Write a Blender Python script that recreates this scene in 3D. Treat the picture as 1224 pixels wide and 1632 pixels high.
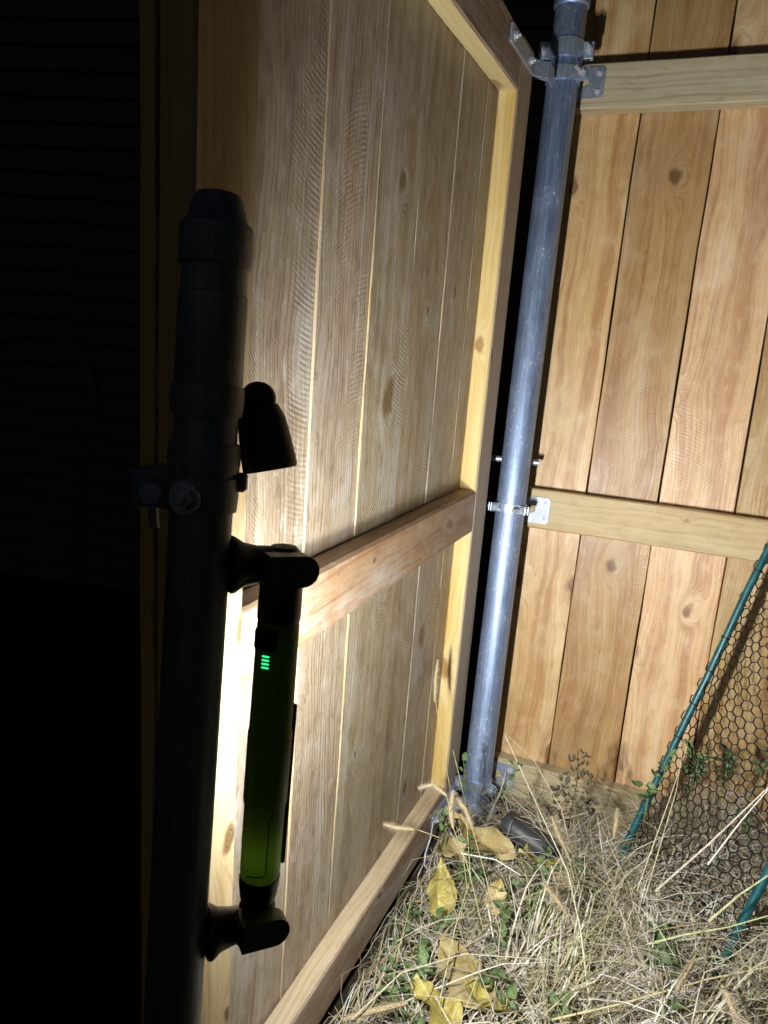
import bpy, bmesh, math, random
from mathutils import Vector, Matrix, noise
random.seed(11)
for _o in list(bpy.data.objects): bpy.data.objects.remove(_o)
S = bpy.context.scene
COL = S.collection

# ------------------------------------------------------------------ camera
H = 1.06
FPX, PIT, ROL = 1169.34, .1534, -.0952
fwd = Vector((0, math.cos(PIT), -math.sin(PIT))); rgt = Vector((1, 0, 0)); dwn = fwd.cross(rgt)
cr, sr = math.cos(ROL), math.sin(ROL)
R_ = rgt*cr + dwn*sr; D_ = dwn*cr - rgt*sr
cam = bpy.data.cameras.new('camera'); co = bpy.data.objects.new('camera', cam); COL.objects.link(co)
cam.sensor_fit = 'VERTICAL'; cam.sensor_height = 36; cam.lens = FPX/1632*36
cam.clip_start = .02; cam.clip_end = 500
m = Matrix((R_, -D_, -fwd)).transposed().to_4x4(); m.translation = (0, 0, H); co.matrix_world = m
S.camera = co
S.render.resolution_x = 768; S.render.resolution_y = 1024

# ------------------------------------------------------------------ night sky, faint moon-like sun
w = bpy.data.worlds.new('World'); S.world = w; w.use_nodes = True
nt = w.node_tree; bg = nt.nodes['Background']; sky = nt.nodes.new('ShaderNodeTexSky')
sky.sky_type = 'NISHITA'; sky.sun_disc = False; sky.sun_elevation = math.radians(30.0); sky.sun_rotation = math.radians(200)
nt.links.new(sky.outputs[0], bg.inputs[0]); bg.inputs[1].default_value = .0030
sun = bpy.data.lights.new('moon', 'SUN'); sun.energy = .0015; sun.angle = math.radians(.5); sun.color = (1, .96, .9)
so = bpy.data.objects.new('moon', sun); COL.objects.link(so); so.rotation_euler = (math.radians(60), 0, math.radians(20))
vs = S.view_settings; vs.view_transform = 'Standard'; vs.look = 'None'; vs.gamma = 1; vs.exposure = 0; vs.use_curve_mapping = False
S.render.engine = 'CYCLES'
S.cycles.max_bounces = 6; S.cycles.sample_clamp_indirect = 8
LED_STRENGTH = 5500.0

# ------------------------------------------------------------------ coordinates
def at(x, y, d):
    return Vector((0, 0, H)) + (R_*((x-612)/FPX) + D_*((y-816)/FPX) + fwd)*d
def frame(yaw, t, l):
    h = Vector((math.sin(yaw), math.cos(yaw), 0)); z = Vector((0, 0, 1)); n = h.cross(z)
    u = h*math.cos(t) + z*math.sin(t); v = z*math.cos(t) - h*math.sin(t)
    return u, v*math.cos(l) + n*math.sin(l), n*math.cos(l) - v*math.sin(l)
def mat4(u, v, n, o):
    M = Matrix((u, v, n)).transposed().to_4x4(); M.translation = o; return M
GU, GV, GN = frame(.4008, .0759, .0114); GO = Vector((.1819, 1.4792, H-.1673)); GM = mat4(GU, GV, GN, GO)
FU, FV, FN = frame(1.9327, -.0041, 0); FO = Vector((.4381, 1.6171, H-.1704)); FM = mat4(FU, FV, FN, FO)
def gl(u, v, w_=0): return GM @ Vector((u, v, w_))
def fl(u, v, w_=0): return FM @ Vector((u, v, w_))

# ------------------------------------------------------------------ node helper
class N:
    def __init__(s, name):
        s.m = bpy.data.materials.new(name); s.m.use_nodes = True; s.t = s.m.node_tree; s.b = s.t.nodes['Principled BSDF']
    def n(s, t, **k):
        x = s.t.nodes.new(t)
        for a, v in k.items(): setattr(x, a, v)
        return x
    def lk(s, a, b): s.t.links.new(a, b)
    def put(s, sock, v):
        if hasattr(v, 'is_linked'): s.lk(v, sock)
        else: sock.default_value = v
    def ma(s, op, a, b=0., c=0., clamp=False):
        x = s.n('ShaderNodeMath', operation=op, use_clamp=clamp)
        for i, v in enumerate((a, b, c)): s.put(x.inputs[i], v)
        return x.outputs[0]
    def xyz(s, a, b, c=0.):
        x = s.n('ShaderNodeCombineXYZ')
        for i, v in enumerate((a, b, c)): s.put(x.inputs[i], v)
        return x.outputs[0]
    def noise(s, vec, scale=1., detail=3., rough=.55, dist=0.):
        x = s.n('ShaderNodeTexNoise'); s.lk(vec, x.inputs['Vector'])
        x.inputs['Scale'].default_value = scale; x.inputs['Detail'].default_value = detail
        x.inputs['Roughness'].default_value = rough; x.inputs['Distortion'].default_value = dist
        return x.outputs[0]
    def rng(s, v, a, b, c=0., d=1., smooth=False):
        x = s.n('ShaderNodeMapRange', interpolation_type='SMOOTHSTEP' if smooth else 'LINEAR')
        for i, q in enumerate((v, a, b, c, d)): s.put(x.inputs[i], q)
        return x.outputs[0]
    def mix(s, f, a, b, mode='MIX'):
        x = s.n('ShaderNodeMix', data_type='RGBA', blend_type=mode)
        s.put(x.inputs[0], f)
        for i, v in ((6, a), (7, b)):
            if hasattr(v, 'is_linked'): s.lk(v, x.inputs[i])
            else: x.inputs[i].default_value = (*v, 1)
        return x.outputs[2]
    def bump(s, h, strength, dist, nrm=None):
        x = s.n('ShaderNodeBump'); x.inputs['Strength'].default_value = strength; x.inputs['Distance'].default_value = dist
        s.lk(h, x.inputs['Height'])
        if nrm: s.lk(nrm, x.inputs['Normal'])
        return x.outputs[0]
    def done(s, col=None, rough=.6, nrm=None, metal=0., spec=.5):
        b = s.b
        if col is not None:
            if hasattr(col, 'is_linked'): s.lk(col, b.inputs['Base Color'])
            else: b.inputs['Base Color'].default_value = (*col, 1)
        s.put(b.inputs['Roughness'], rough); s.put(b.inputs['Metallic'], metal); b.inputs['Specular IOR Level'].default_value = spec
        if nrm: s.lk(nrm, b.inputs['Normal'])
        return s.m

def wood(name, light, dark, red, pale, ringf=150., saw=0., sawp=.0045, palea=.4, knots=.55, rough=.5, spec=.4, streak=.8, speck=0., bumpd=.0006, var=.22, redamt=.5, sat=(.82, 1.12), mott=.0, knotcol=(.13, .065, .03), warpa=.055, lifta=.035):
    s = N(name)
    uv = s.n('ShaderNodeUVMap').outputs[0]; sp = s.n('ShaderNodeSeparateXYZ'); s.lk(uv, sp.inputs[0])
    r = s.n('ShaderNodeObjectInfo').outputs['Random']
    r2 = s.ma('FRACT', s.ma('MULTIPLY', r, 17.31)); r3 = s.ma('FRACT', s.ma('MULTIPLY', r, 113.7))
    X0, Y0 = sp.outputs[0], sp.outputs[1]
    X = s.ma('ADD', X0, s.ma('MULTIPLY', r, 9.3)); Y = s.ma('ADD', Y0, s.ma('MULTIPLY', r2, 37.))
    warp = s.ma('SUBTRACT', s.noise(s.xyz(s.ma('MULTIPLY', X, 5.), s.ma('MULTIPLY', Y, 2.2)), 1., 2.), .5)
    warp2 = s.ma('SUBTRACT', s.noise(s.xyz(s.ma('MULTIPLY', X, 22.), s.ma('MULTIPLY', Y, 14.)), 1., 2.), .5)
    # knots: sparse cells, grain lifts round them
    vo = s.n('ShaderNodeTexVoronoi', voronoi_dimensions='2D', feature='F1')
    kv = s.xyz(s.ma('MULTIPLY', s.ma('ADD', X, s.ma('MULTIPLY', warp2, .03)), 9.), s.ma('MULTIPLY', s.ma('ADD', Y, s.ma('MULTIPLY', warp2, .05)), 5.))
    s.lk(kv, vo.inputs['Vector']); vo.inputs['Scale'].default_value = 1.
    cs = s.n('ShaderNodeSeparateColor'); s.lk(vo.outputs['Color'], cs.inputs[0])
    has = s.rng(cs.outputs[0], 1-knots, 1-knots+.02)
    size = s.rng(cs.outputs[1], 0, 1, .3, 1.15)
    d = s.ma('DIVIDE', vo.outputs['Distance'], size)
    lift = s.ma('MULTIPLY', has, s.ma('POWER', 2.718, s.ma('MULTIPLY', s.ma('POWER', s.ma('DIVIDE', d, .27), 2.), -1.)))
    ph = s.ma('ADD', s.ma('ADD', X, s.ma('MULTIPLY', warp, warpa)), s.ma('ADD', s.ma('MULTIPLY', warp2, .004), s.ma('MULTIPLY', lift, lifta)))
    st = s.noise(s.xyz(s.ma('MULTIPLY', ph, ringf), s.ma('MULTIPLY', Y, 1.1)), 1., 3., .6)
    stb = s.noise(s.xyz(s.ma('MULTIPLY', ph, ringf*.22), s.ma('MULTIPLY', Y, .9)), 1., 3., .6)
    ring = s.ma('PINGPONG', s.ma('ADD', s.ma('MULTIPLY', ph, ringf*1.7), s.ma('MULTIPLY', stb, 7.)), 1.)
    ring = s.ma('MULTIPLY', ring, s.rng(st, .3, .65, .25, 1.))
    fib = s.noise(s.xyz(s.ma('MULTIPLY', ph, ringf*5.), s.ma('MULTIPLY', Y, 9.)), 1., 3., .6)
    broad = s.noise(s.xyz(s.ma('MULTIPLY', ph, 34.), s.ma('MULTIPLY', Y, .9)), 1., 2.)
    lines = s.ma('MULTIPLY', s.ma('POWER', ring, 2.2), streak)
    lines = s.ma('ADD', lines, s.ma('MULTIPLY', s.ma('SUBTRACT', fib, .5), 1.25), clamp=True)
    c = s.mix(lines, light, dark)
    c = s.mix(s.rng(broad, .46, .66, 0, redamt, True), c, red)
    c = s.mix(s.rng(broad, .46, .30, 0, .75*palea, True), c, pale)  # pale grain streaks; glossy sheen on the gate is painted in with them
    fig = s.noise(s.xyz(s.ma('ADD', s.ma('MULTIPLY', X, 7.), s.ma('MULTIPLY', Y, 4.)), s.ma('SUBTRACT', s.ma('MULTIPLY', Y, 9.), s.ma('MULTIPLY', X, 5.))), 1., 3., .55)
    c = s.mix(s.rng(fig, .56, .72, 0, .5*palea, True), c, pale)
    bl = s.noise(s.xyz(s.ma('MULTIPLY', X, 9.), s.ma('MULTIPLY', Y, 3.)), 1., 3., .6)
    c = s.mix(s.rng(bl, .5, .75, 0, palea, True), c, pale)
    if mott:
        mo = s.noise(s.xyz(s.ma('MULTIPLY', X, 60.), s.ma('MULTIPLY', Y, 22.)), 1., 5., .68)
        mo2 = s.noise(s.xyz(s.ma('MULTIPLY', X, 18.), s.ma('MULTIPLY', Y, 5.)), 1., 4., .6)
        c = s.mix(s.rng(mo, .5, .72, 0, mott, True), c, pale)
        c = s.mix(s.rng(mo, .48, .3, 0, mott, True), c, dark)
        c = s.mix(s.rng(mo2, .54, .74, 0, mott, True), c, tuple(.6*v for v in red))
    # sawn chatter arcs running along the board
    sd = s.ma('SUBTRACT', s.ma('MULTIPLY', s.ma('GREATER_THAN', r3, .5), 2.), 1.)
    q = s.ma('ADD', s.ma('MULTIPLY', X0, sd), s.ma('ADD', .085, s.ma('MULTIPLY', r2, .04)))
    arc = s.ma('SQRT', s.ma('MAXIMUM', s.ma('SUBTRACT', .040, s.ma('POWER', q, 2.)), .0004))
    sgn = s.ma('SUBTRACT', s.ma('MULTIPLY', s.ma('GREATER_THAN', r2, .35), 2.), 1.)
    sph = s.ma('ADD', s.ma('ADD', Y, s.ma('MULTIPLY', arc, sgn)), s.ma('MULTIPLY', s.noise(s.xyz(X, Y), 16., 2.), .007))
    sw = s.ma('SINE', s.ma('MULTIPLY', sph, 6.2832/sawp))
    sm = s.ma('MULTIPLY', s.rng(s.noise(s.xyz(s.ma('MULTIPLY', X, 13.), s.ma('MULTIPLY', Y, 4.5)), 1., 2.), .4, .62, .05, 1, True), s.rng(s.noise(s.xyz(s.ma('MULTIPLY', X, 45.), s.ma('MULTIPLY', Y, 30.)), 1., 4.), .36, .6, .0, 1.))
    swm = s.ma('MULTIPLY', sw, sm)
    c = s.mix(s.rng(swm, .2, 1., 0, .16*saw), c, pale)
    # pale specks: torn fibre, and frosty sheen painted into the colour
    if speck:
        spn = s.noise(s.xyz(s.ma('MULTIPLY', X, 420.), s.ma('MULTIPLY', Y, 90.)), 1., 2., .5)
        msk = s.rng(s.noise(s.xyz(s.ma('MULTIPLY', X, 16.), s.ma('MULTIPLY', Y, 4.)), 1., 2.), .42, .6, .15, 1., True)
        c = s.mix(s.ma('MULTIPLY', s.rng(spn, .62, .7, 0, speck), msk), c, (.78, .74, .66))
    # knots: ringed dark eye with a darker rim
    kr = s.ma('PINGPONG', s.ma('MULTIPLY', s.ma('ADD', d, s.ma('MULTIPLY', fib, .012)), 60.), 1.)
    eye = s.ma('MULTIPLY', has, s.rng(d, .085, .105, 1, 0, True))
    rim = s.ma('MULTIPLY', has, s.ma('MULTIPLY', s.rng(d, .08, .1, 0, 1, True), s.rng(d, .1, .16, 1, 0, True)))
    kc = s.mix(kr, knotcol, tuple(.55*a+.45*b for a, b in zip(red, knotcol)))
    c = s.mix(s.ma('MULTIPLY', eye, .9), c, kc)
    c = s.mix(s.ma('MULTIPLY', rim, .55), c, knotcol)
    halo = s.ma('MULTIPLY', has, s.ma('MULTIPLY', s.rng(d, .13, .2, 0, 1, True), s.rng(d, .2, .42, 1, 0, True)))
    c = s.mix(s.ma('MULTIPLY', halo, s.rng(bl, .35, .6, 0, .8*palea)), c, pale)
    hs = s.n('ShaderNodeHueSaturation'); s.lk(c, hs.inputs['Color'])
    s.lk(s.rng(r3, 0, 1, 1-var, 1+var), hs.inputs['Value']); s.lk(s.rng(r, 0, 1, sat[0], sat[1]), hs.inputs['Saturation'])
    s.lk(s.rng(r2, 0, 1, .496, .512), hs.inputs['Hue'])
    h = s.ma('ADD', s.ma('MULTIPLY', fib, .7), s.ma('MULTIPLY', ring, -.35))
    h = s.ma('ADD', h, s.ma('MULTIPLY', swm, .22*saw))
    h = s.ma('ADD', h, s.ma('MULTIPLY', lift, .8))
    nr = s.bump(h, .85, bumpd)
    rg = s.rng(bl, .3, .7, rough-.1, rough+.12)
    return s.done(hs.outputs[0], rg, nr, spec=spec)

M = {}
M['gate'] = wood('weathered gate pickets', (.40, .315, .21), (.125, .088, .056), (.20, .125, .072), (.52, .49, .45), 150., 1.0, .0068, .55, .34, .42, .5, .95, .4, .0012, redamt=.45, sat=(.95, 1.2), mott=.55, var=.28, warpa=.07, lifta=.05)
M['gate_edge'] = wood('fresh sawn picket edges', (.62, .43, .17), (.45, .28, .10), (.5, .3, .1), (.7, .55, .3), 220., .3, .004, .3, 0, .6, .3)
M['stile'] = wood('grey brown stile face', (.46, .37, .25), (.22, .16, .10), (.30, .19, .10), (.52, .46, .36), 110., .2, .006, .5, .25, .5, .4, .9, 0, .0007, .1)
M['rail'] = wood('gate rails', (.36, .25, .15), (.17, .10, .055), (.26, .13, .06), (.46, .41, .35), 95., .25, .006, .8, .45, .5, .4, .95, .25, .0010, .12, mott=.5)
M['yellow'] = wood('yellow pine edge', (.66, .50, .22), (.44, .27, .09), (.56, .36, .12), (.74, .62, .38), 90., .1, .006, .4, .45, .48, .45, .8, 0, .0004, .08, knotcol=(.25, .12, .04))
M['fence'] = wood('cedar fence pickets', (.58, .335, .115), (.30, .135, .034), (.36, .14, .03), (.72, .55, .31), 130., .55, .0075, .5, .40, .40, .5, .72, .1, .0009, .24, .7, (.86, 1.04), .34, (.13, .06, .025), .085, .06)
M['frail'] = wood('fence rails', (.54, .42, .235), (.30, .20, .095), (.40, .26, .12), (.60, .52, .37), 90., .1, .006, .4, .3, .55, .35, .85, 0, .0005, .06, .3, mott=.35, knotcol=(.05, .03, .015))
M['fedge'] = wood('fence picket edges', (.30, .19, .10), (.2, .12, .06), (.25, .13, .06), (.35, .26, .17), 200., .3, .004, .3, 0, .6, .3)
M['darkwood'] = wood('dark post timber', (.11, .085, .05), (.06, .045, .03), (.08, .05, .03), (.13, .11, .08), 90., .2, .006, .3, .2, .7, .3)

def simple(name, col, rough=.5, metal=0., spec=.5, noise_amt=.25, scale=60., bumpd=0., coord='Object'):
    s = N(name); tc = s.n('ShaderNodeTexCoord').outputs[coord]
    n = s.noise(tc, scale, 4., .6)
    c = s.mix(s.rng(n, .3, .75), tuple(v*(1-noise_amt) for v in col), tuple(min(1, v*(1+noise_amt)) for v in col))
    nr = s.bump(n, .6, bumpd) if bumpd else None
    return s.done(c, s.rng(n, .3, .7, max(.05, rough-.08), min(1, rough+.1)), nr, metal, spec)

def galv(name, base, spot, rough, drips=1.):
    s = N(name); tc = s.n('ShaderNodeTexCoord').outputs['Object']
    sp = s.n('ShaderNodeSeparateXYZ'); s.lk(tc, sp.inputs[0])
    vec = s.xyz(s.ma('MULTIPLY', sp.outputs[0], 260.), s.ma('MULTIPLY', sp.outputs[1], 260.), s.ma('MULTIPLY', sp.outputs[2], 9.))
    stv = s.noise(vec, 1., 4., .65)
    big = s.noise(tc, 22., 4., .6); fine = s.noise(tc, 420., 3., .6)
    spk = s.noise(s.xyz(s.ma('MULTIPLY', sp.outputs[0], 300.), s.ma('MULTIPLY', sp.outputs[1], 300.), s.ma('MULTIPLY', sp.outputs[2], 120.)), 1., 1., .4)
    c = s.mix(s.rng(stv, .35, .7), tuple(v*.7 for v in base), tuple(v*1.25 for v in base))
    c = s.mix(s.rng(big, .45, .75, 0, .45), c, spot)
    dirt = s.ma('MULTIPLY', s.rng(spk, .64, .70, 0, drips), s.rng(big, .3, .6))
    c = s.mix(dirt, c, (.75, .76, .78))
    nr = s.bump(fine, .35, .0003, None)
    met = s.rng(dirt, 0, 1, .72, .1)
    return s.done(c, s.rng(big, .3, .7, rough-.07, rough+.12), nr, met, .5)
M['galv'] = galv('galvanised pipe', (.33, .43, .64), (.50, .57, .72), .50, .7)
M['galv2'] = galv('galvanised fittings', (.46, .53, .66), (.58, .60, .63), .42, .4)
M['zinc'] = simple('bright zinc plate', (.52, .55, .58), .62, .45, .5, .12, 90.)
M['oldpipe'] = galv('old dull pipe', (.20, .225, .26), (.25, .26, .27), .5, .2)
M['plastic'] = simple('black plastic', (.018, .018, .019), .42, 0, .5, .2, 300., .0001)
M['rubber'] = simple('grey black drain tube', (.03, .031, .033), .5, 0, .5, .35, 70., .0006)
M['green'] = simple('green lamp housing', (.11, .17, .018), .36, 0, .5, .12, 220., .0001)
_g = M['green']; _t = _g.node_tree; _o = _t.nodes['Material Output']; _tr = _t.nodes.new('ShaderNodeBsdfTranslucent'); _tr.inputs[0].default_value = (.21, .36, .025, 1)
_mx = _t.nodes.new('ShaderNodeMixShader'); _mx.inputs[0].default_value = .26
_t.links.new(_t.nodes['Principled BSDF'].outputs[0], _mx.inputs[1]); _t.links.new(_tr.outputs[0], _mx.inputs[2]); _t.links.new(_mx.outputs[0], _o.inputs[0])
M['greend'] = simple('dark green lamp arm', (.07, .11, .02), .42, 0, .5, .12, 220., .0001)
M['teal'] = simple('teal powder coated tube', (.008, .085, .093), .38, 0, .5, .35, 45., .0004)
M['net'] = simple('black plastic netting', (.012, .012, .013), .5, 0, .4, .2, 200.)
M['siding'] = simple('dark lap siding', (.10, .075, .06), .7, 0, .3, .25, 8., .0006)
M['trim'] = simple('dull trim board', (.17, .12, .075), .7, 0, .3, .25, 18., .0006)
M['soil'] = simple('dark soil', (.035, .027, .018), .95, 0, .2, .5, 55., .01)
M['stone'] = simple('pale pebble', (.36, .35, .36), .7, 0, .4, .2, 60., .0008)
M['wire'] = simple('steel wire', (.5, .52, .55), .4, .9, .5, .15, 90.)
M['hose'] = simple('dusty pale hose', (.09, .09, .09), .6, 0, .4, .5, 60., .0006)

def emit(name, col, k):
    s = N(name); s.b.inputs['Base Color'].default_value = (0, 0, 0, 1)
    s.b.inputs['Emission Color'].default_value = (*col, 1); s.b.inputs['Emission Strength'].default_value = k
    return s.m
M['led'] = emit('white led strip', (.955, .98, 1.), LED_STRENGTH)
M['added_glow'] = emit('added inner glow', (.95, 1., .7), 2.0)  # emission for the glow added inside the lamp housing
M['ind'] = emit('green indicator', (.03, 1., .28), 1.3)

def tinted(name, rough=.6, spec=.3):
    s = N(name); a = s.n('ShaderNodeVertexColor', layer_name='tint').outputs[0]
    n = s.noise(s.n('ShaderNodeTexCoord').outputs['Object'], 130., 3.)
    c = s.mix(s.rng(n, .4, .72, 0, .3), a, (.24, .18, .1))
    return s.done(c, rough, None, 0, spec)
M['grass'] = tinted('dry grass')
def leafmat(name, a, b, vein, tr=.0):
    s = N(name); uv = s.n('ShaderNodeUVMap').outputs[0]; sp = s.n('ShaderNodeSeparateXYZ'); s.lk(uv, sp.inputs[0])
    r = s.n('ShaderNodeObjectInfo').outputs['Random']
    n = s.noise(s.n('ShaderNodeTexCoord').outputs['Object'], 55., 5., .65); n2 = s.noise(s.n('ShaderNodeTexCoord').outputs['Object'], 420., 2.)
    ax = s.ma('ABSOLUTE', sp.outputs[0])
    v = s.ma('PINGPONG', s.ma('SUBTRACT', s.ma('MULTIPLY', sp.outputs[1], 7.), s.ma('MULTIPLY', ax, 2.6)), .5)
    c = s.mix(s.rng(n, .35, .68), a, b)
    c = s.mix(s.rng(n2, .56, .7, 0, .55), c, tuple(x*.4 for x in b))
    c = s.mix(s.rng(v, .0, .07, .5, 0), c, vein); c = s.mix(s.rng(ax, .02, .06, .7, 0), c, vein)
    hs = s.n('ShaderNodeHueSaturation'); s.lk(c, hs.inputs['Color']); s.lk(s.rng(r, 0, 1, .7, 1.25), hs.inputs['Value'])
    return s.done(hs.outputs[0], .5, s.bump(s.ma('ADD', v, n), .6, .0012), 0, .35)
M['ylw'] = leafmat('yellow dead leaf', (.52, .45, .11), (.34, .25, .06), (.60, .55, .24))
M['tan'] = leafmat('tan dead leaf', (.60, .50, .27), (.44, .31, .09), (.6, .46, .2))
M['leaf'] = leafmat('green weed leaf', (.085, .145, .045), (.15, .20, .08), (.20, .27, .11))
M['seed'] = tinted('seed head', .75, .2)

# ------------------------------------------------------------------ mesh builder
class MB:
    def __init__(s): s.v = []; s.f = []; s.mi = []; s.uv = []
    def raw(s, vs_, fs, mi=0, uvf=None, M_=None):
        b = len(s.v)
        s.v += [tuple(M_ @ Vector(p)) if M_ else tuple(p) for p in vs_]
        for i, f in enumerate(fs):
            s.f.append([b+k for k in f]); s.mi.append(mi[i] if isinstance(mi, list) else mi)
            s.uv.append([uvf(vs_[k]) if uvf else (vs_[k][0]+vs_[k][1], vs_[k][2]) for k in f])
        return s
    def box(s, c, d, bev=0., M_=None, mi=0, seg=1):
        bm = bmesh.new(); bmesh.ops.create_cube(bm, size=1)
        for v in bm.verts: v.co = Vector((v.co.x*d[0]+c[0], v.co.y*d[1]+c[1], v.co.z*d[2]+c[2]))
        if bev: bmesh.ops.bevel(bm, geom=bm.edges[:], offset=bev, segments=seg, profile=.5, affect='EDGES')
        bm.verts.index_update()
        s.raw([v.co.copy() for v in bm.verts], [[v.index for v in f.verts] for f in bm.faces], mi, None, M_); bm.free(); return s
    def tube(s, pts, rad, n=10, caps=True, mi=0):
        pts = [Vector(p) for p in pts]; k = len(pts)
        rad = rad if isinstance(rad, (list, tuple)) else [rad]*k
        vs_, fs = [], []; ref = None
        for i, p in enumerate(pts):
            t = (pts[min(i+1, k-1)]-pts[max(i-1, 0)]).normalized()
            if ref is None: ref = t.orthogonal().normalized()
            a = (ref - t*ref.dot(t)).normalized(); ref = a; b = t.cross(a)
            for j in range(n):
                th = 2*math.pi*j/n; vs_.append(p + (a*math.cos(th)+b*math.sin(th))*rad[i])
        for i in range(k-1):
            for j in range(n):
                fs.append([i*n+j, i*n+(j+1) % n, (i+1)*n+(j+1) % n, (i+1)*n+j])
        if caps: fs.append(list(range(n))[::-1]); fs.append([(k-1)*n+j for j in range(n)])
        return s.raw(vs_, fs, mi)
    def lathe(s, prof, n=28, M_=None, a0=0., a1=2*math.pi, mi=0):
        full = abs(a1-a0-2*math.pi) < 1e-6; m_ = n if full else n+1
        vs_, fs = [], []
        for r, z in prof:
            for j in range(m_):
                th = a0+(a1-a0)*j/n; vs_.append((r*math.cos(th), r*math.sin(th), z))
        for i in range(len(prof)-1):
            for j in range(n):
                fs.append([i*m_+j, i*m_+(j+1) % m_, (i+1)*m_+(j+1) % m_, (i+1)*m_+j])
        if full:
            if prof[0][0] > 1e-6: fs.append(list(range(m_))[::-1])
            if prof[-1][0] > 1e-6: fs.append([(len(prof)-1)*m_+j for j in range(m_)])
        return s.raw(vs_, fs, mi, None, M_)
    def prism(s, poly, z0, z1, M_=None, mi=0):
        k = len(poly); vs_ = [(x, y, z0) for x, y in poly]+[(x, y, z1) for x, y in poly]
        fs = [list(range(k))[::-1], list(range(k, 2*k))]+[[i, (i+1) % k, k+(i+1) % k, k+i] for i in range(k)]
        return s.raw(vs_, fs, mi, None, M_)
    def mesh(s, name, mats, smooth=True, ang=35):
        me = bpy.data.meshes.new(name); me.from_pydata(s.v, [], s.f)
        uvl = me.uv_layers.new(name='UVMap'); li = 0
        flat = [c for f in s.uv for c in f]
        for i, c in enumerate(flat): uvl.data[i].uv = c
        for m_ in (mats if isinstance(mats, (list, tuple)) else [mats]): me.materials.append(m_)
        me.polygons.foreach_set('material_index', s.mi)
        if smooth:
            me.polygons.foreach_set('use_smooth', [True]*len(s.f)); me.set_sharp_from_angle(angle=math.radians(ang))
        me.update(); return me
    def build(s, name, mats, parent=None, M_=None, smooth=True, ang=35):
        return link(name, s.mesh(name, mats, smooth, ang), parent, M_)
def link(name, me, parent=None, M_=None):
    o = bpy.data.objects.new(name, me); COL.objects.link(o)
    if parent: o.parent = parent
    if M_ is not None: o.matrix_local = M_
    return o
def tag(o, label, cat=None, group=None, kind=None):
    if label: o['label'] = label
    if cat: o['category'] = cat
    if group: o['group'] = group
    if kind: o['kind'] = kind
    return o
def thing(name, M_, label, cat, group=None):
    o = bpy.data.objects.new(name, None); COL.objects.link(o); o.matrix_world = M_; o.empty_display_size = .05
    return tag(o, label, cat, group)
T = Matrix.Translation
def TR(x, y, z, rx=0, ry=0, rz=0):
    return T((x, y, z)) @ Matrix.Rotation(rz, 4, 'Z') @ Matrix.Rotation(ry, 4, 'Y') @ Matrix.Rotation(rx, 4, 'X')

def board_mesh(name, W, L, Th, mats, ch=.0015, seg=12, jit=.0006, seed=0):
    """board: x across, y along the grain, z thickness (front at 0, back at -Th); slots: faces, edges"""
    rnd = random.Random(seed)
    a = W/2; sec = [(-a+ch, 0), (a-ch, 0), (a, -ch), (a, -Th+ch), (a-ch, -Th), (-a+ch, -Th), (-a, -Th+ch), (-a, -ch)]
    mi_s = [0, 0, 1, 1, 0, 1, 1, 0]
    b = MB(); vs_ = []; fs = []; ml = []; uvs = []
    for i in range(seg+1):
        y = -L/2+L*i/seg; jl = rnd.uniform(-jit, jit); jr = rnd.uniform(-jit, jit); jz = rnd.uniform(-jit, jit)*.7
        for k, (x, z) in enumerate(sec):
            vs_.append((x+(jr if x > 0 else jl), y, z+jz))
    per = [0]; 
    for k in range(8):
        p, q = sec[k], sec[(k+1) % 8]; per.append(per[-1]+math.hypot(q[0]-p[0], q[1]-p[1]))
    b.v = vs_
    for i in range(seg):
        for k in range(8):
            k2 = (k+1) % 8; b.f.append([i*8+k, i*8+k2, (i+1)*8+k2, (i+1)*8+k]); b.mi.append(mi_s[k])
            y0, y1 = -L/2+L*i/seg, -L/2+L*(i+1)/seg; u0, u1 = per[k]-a, per[k+1]-a
            b.uv.append([(u0, y0), (u1, y0), (u1, y1), (u0, y1)])
    b.f.append(list(range(8))[::-1]); b.mi.append(1); b.uv.append([(sec[k][0], sec[k][1]) for k in range(8)][::-1])
    e = seg*8; b.f.append([e+k for k in range(8)]); b.mi.append(1); b.uv.append([(sec[k][0], sec[k][1]) for k in range(8)])
    return b.mesh(name, mats, True, 30)

# ------------------------------------------------------------------ ground
def gh(x, y):
    t = max(0, min(1, (y-.55)/1.05))
    h = .105*t*t*(3-2*t) - .01
    h += .065*math.exp(-((x-.62)**2+(y-1.2)**2)/.05)          # straw heap
    h += .085*math.exp(-((x-.86)**2+(y-1.36)**2)/.05)
    if y > 1.75: h -= .02
    return h + .012*noise.noise((x*5, y*5, .3))
b = MB(); n = 90
xs = [-60, -20, -6]+[-2.5+i*.06 for i in range(85)]+[6, 20, 60]
ys = [-60, -20, -5]+[-1+i*.06 for i in range(85)]+[8, 20, 60]
vs_ = [(x, y, gh(x, y)) for y in ys for x in xs]; W_ = len(xs)
b.raw(vs_, [[j*W_+i, j*W_+i+1, (j+1)*W_+i+1, (j+1)*W_+i] for j in range(len(ys)-1) for i in range(W_-1)])
tag(b.build('ground', M['soil']), None, None, None, 'structure')

def gat(px, py, off, dmax=1.44):
    d = .8
    while d < dmax:
        p = at(px, py, d)
        if p.z <= gh(p.x, p.y)+off: break
        d += .004
    return at(px, py, d)
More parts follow.
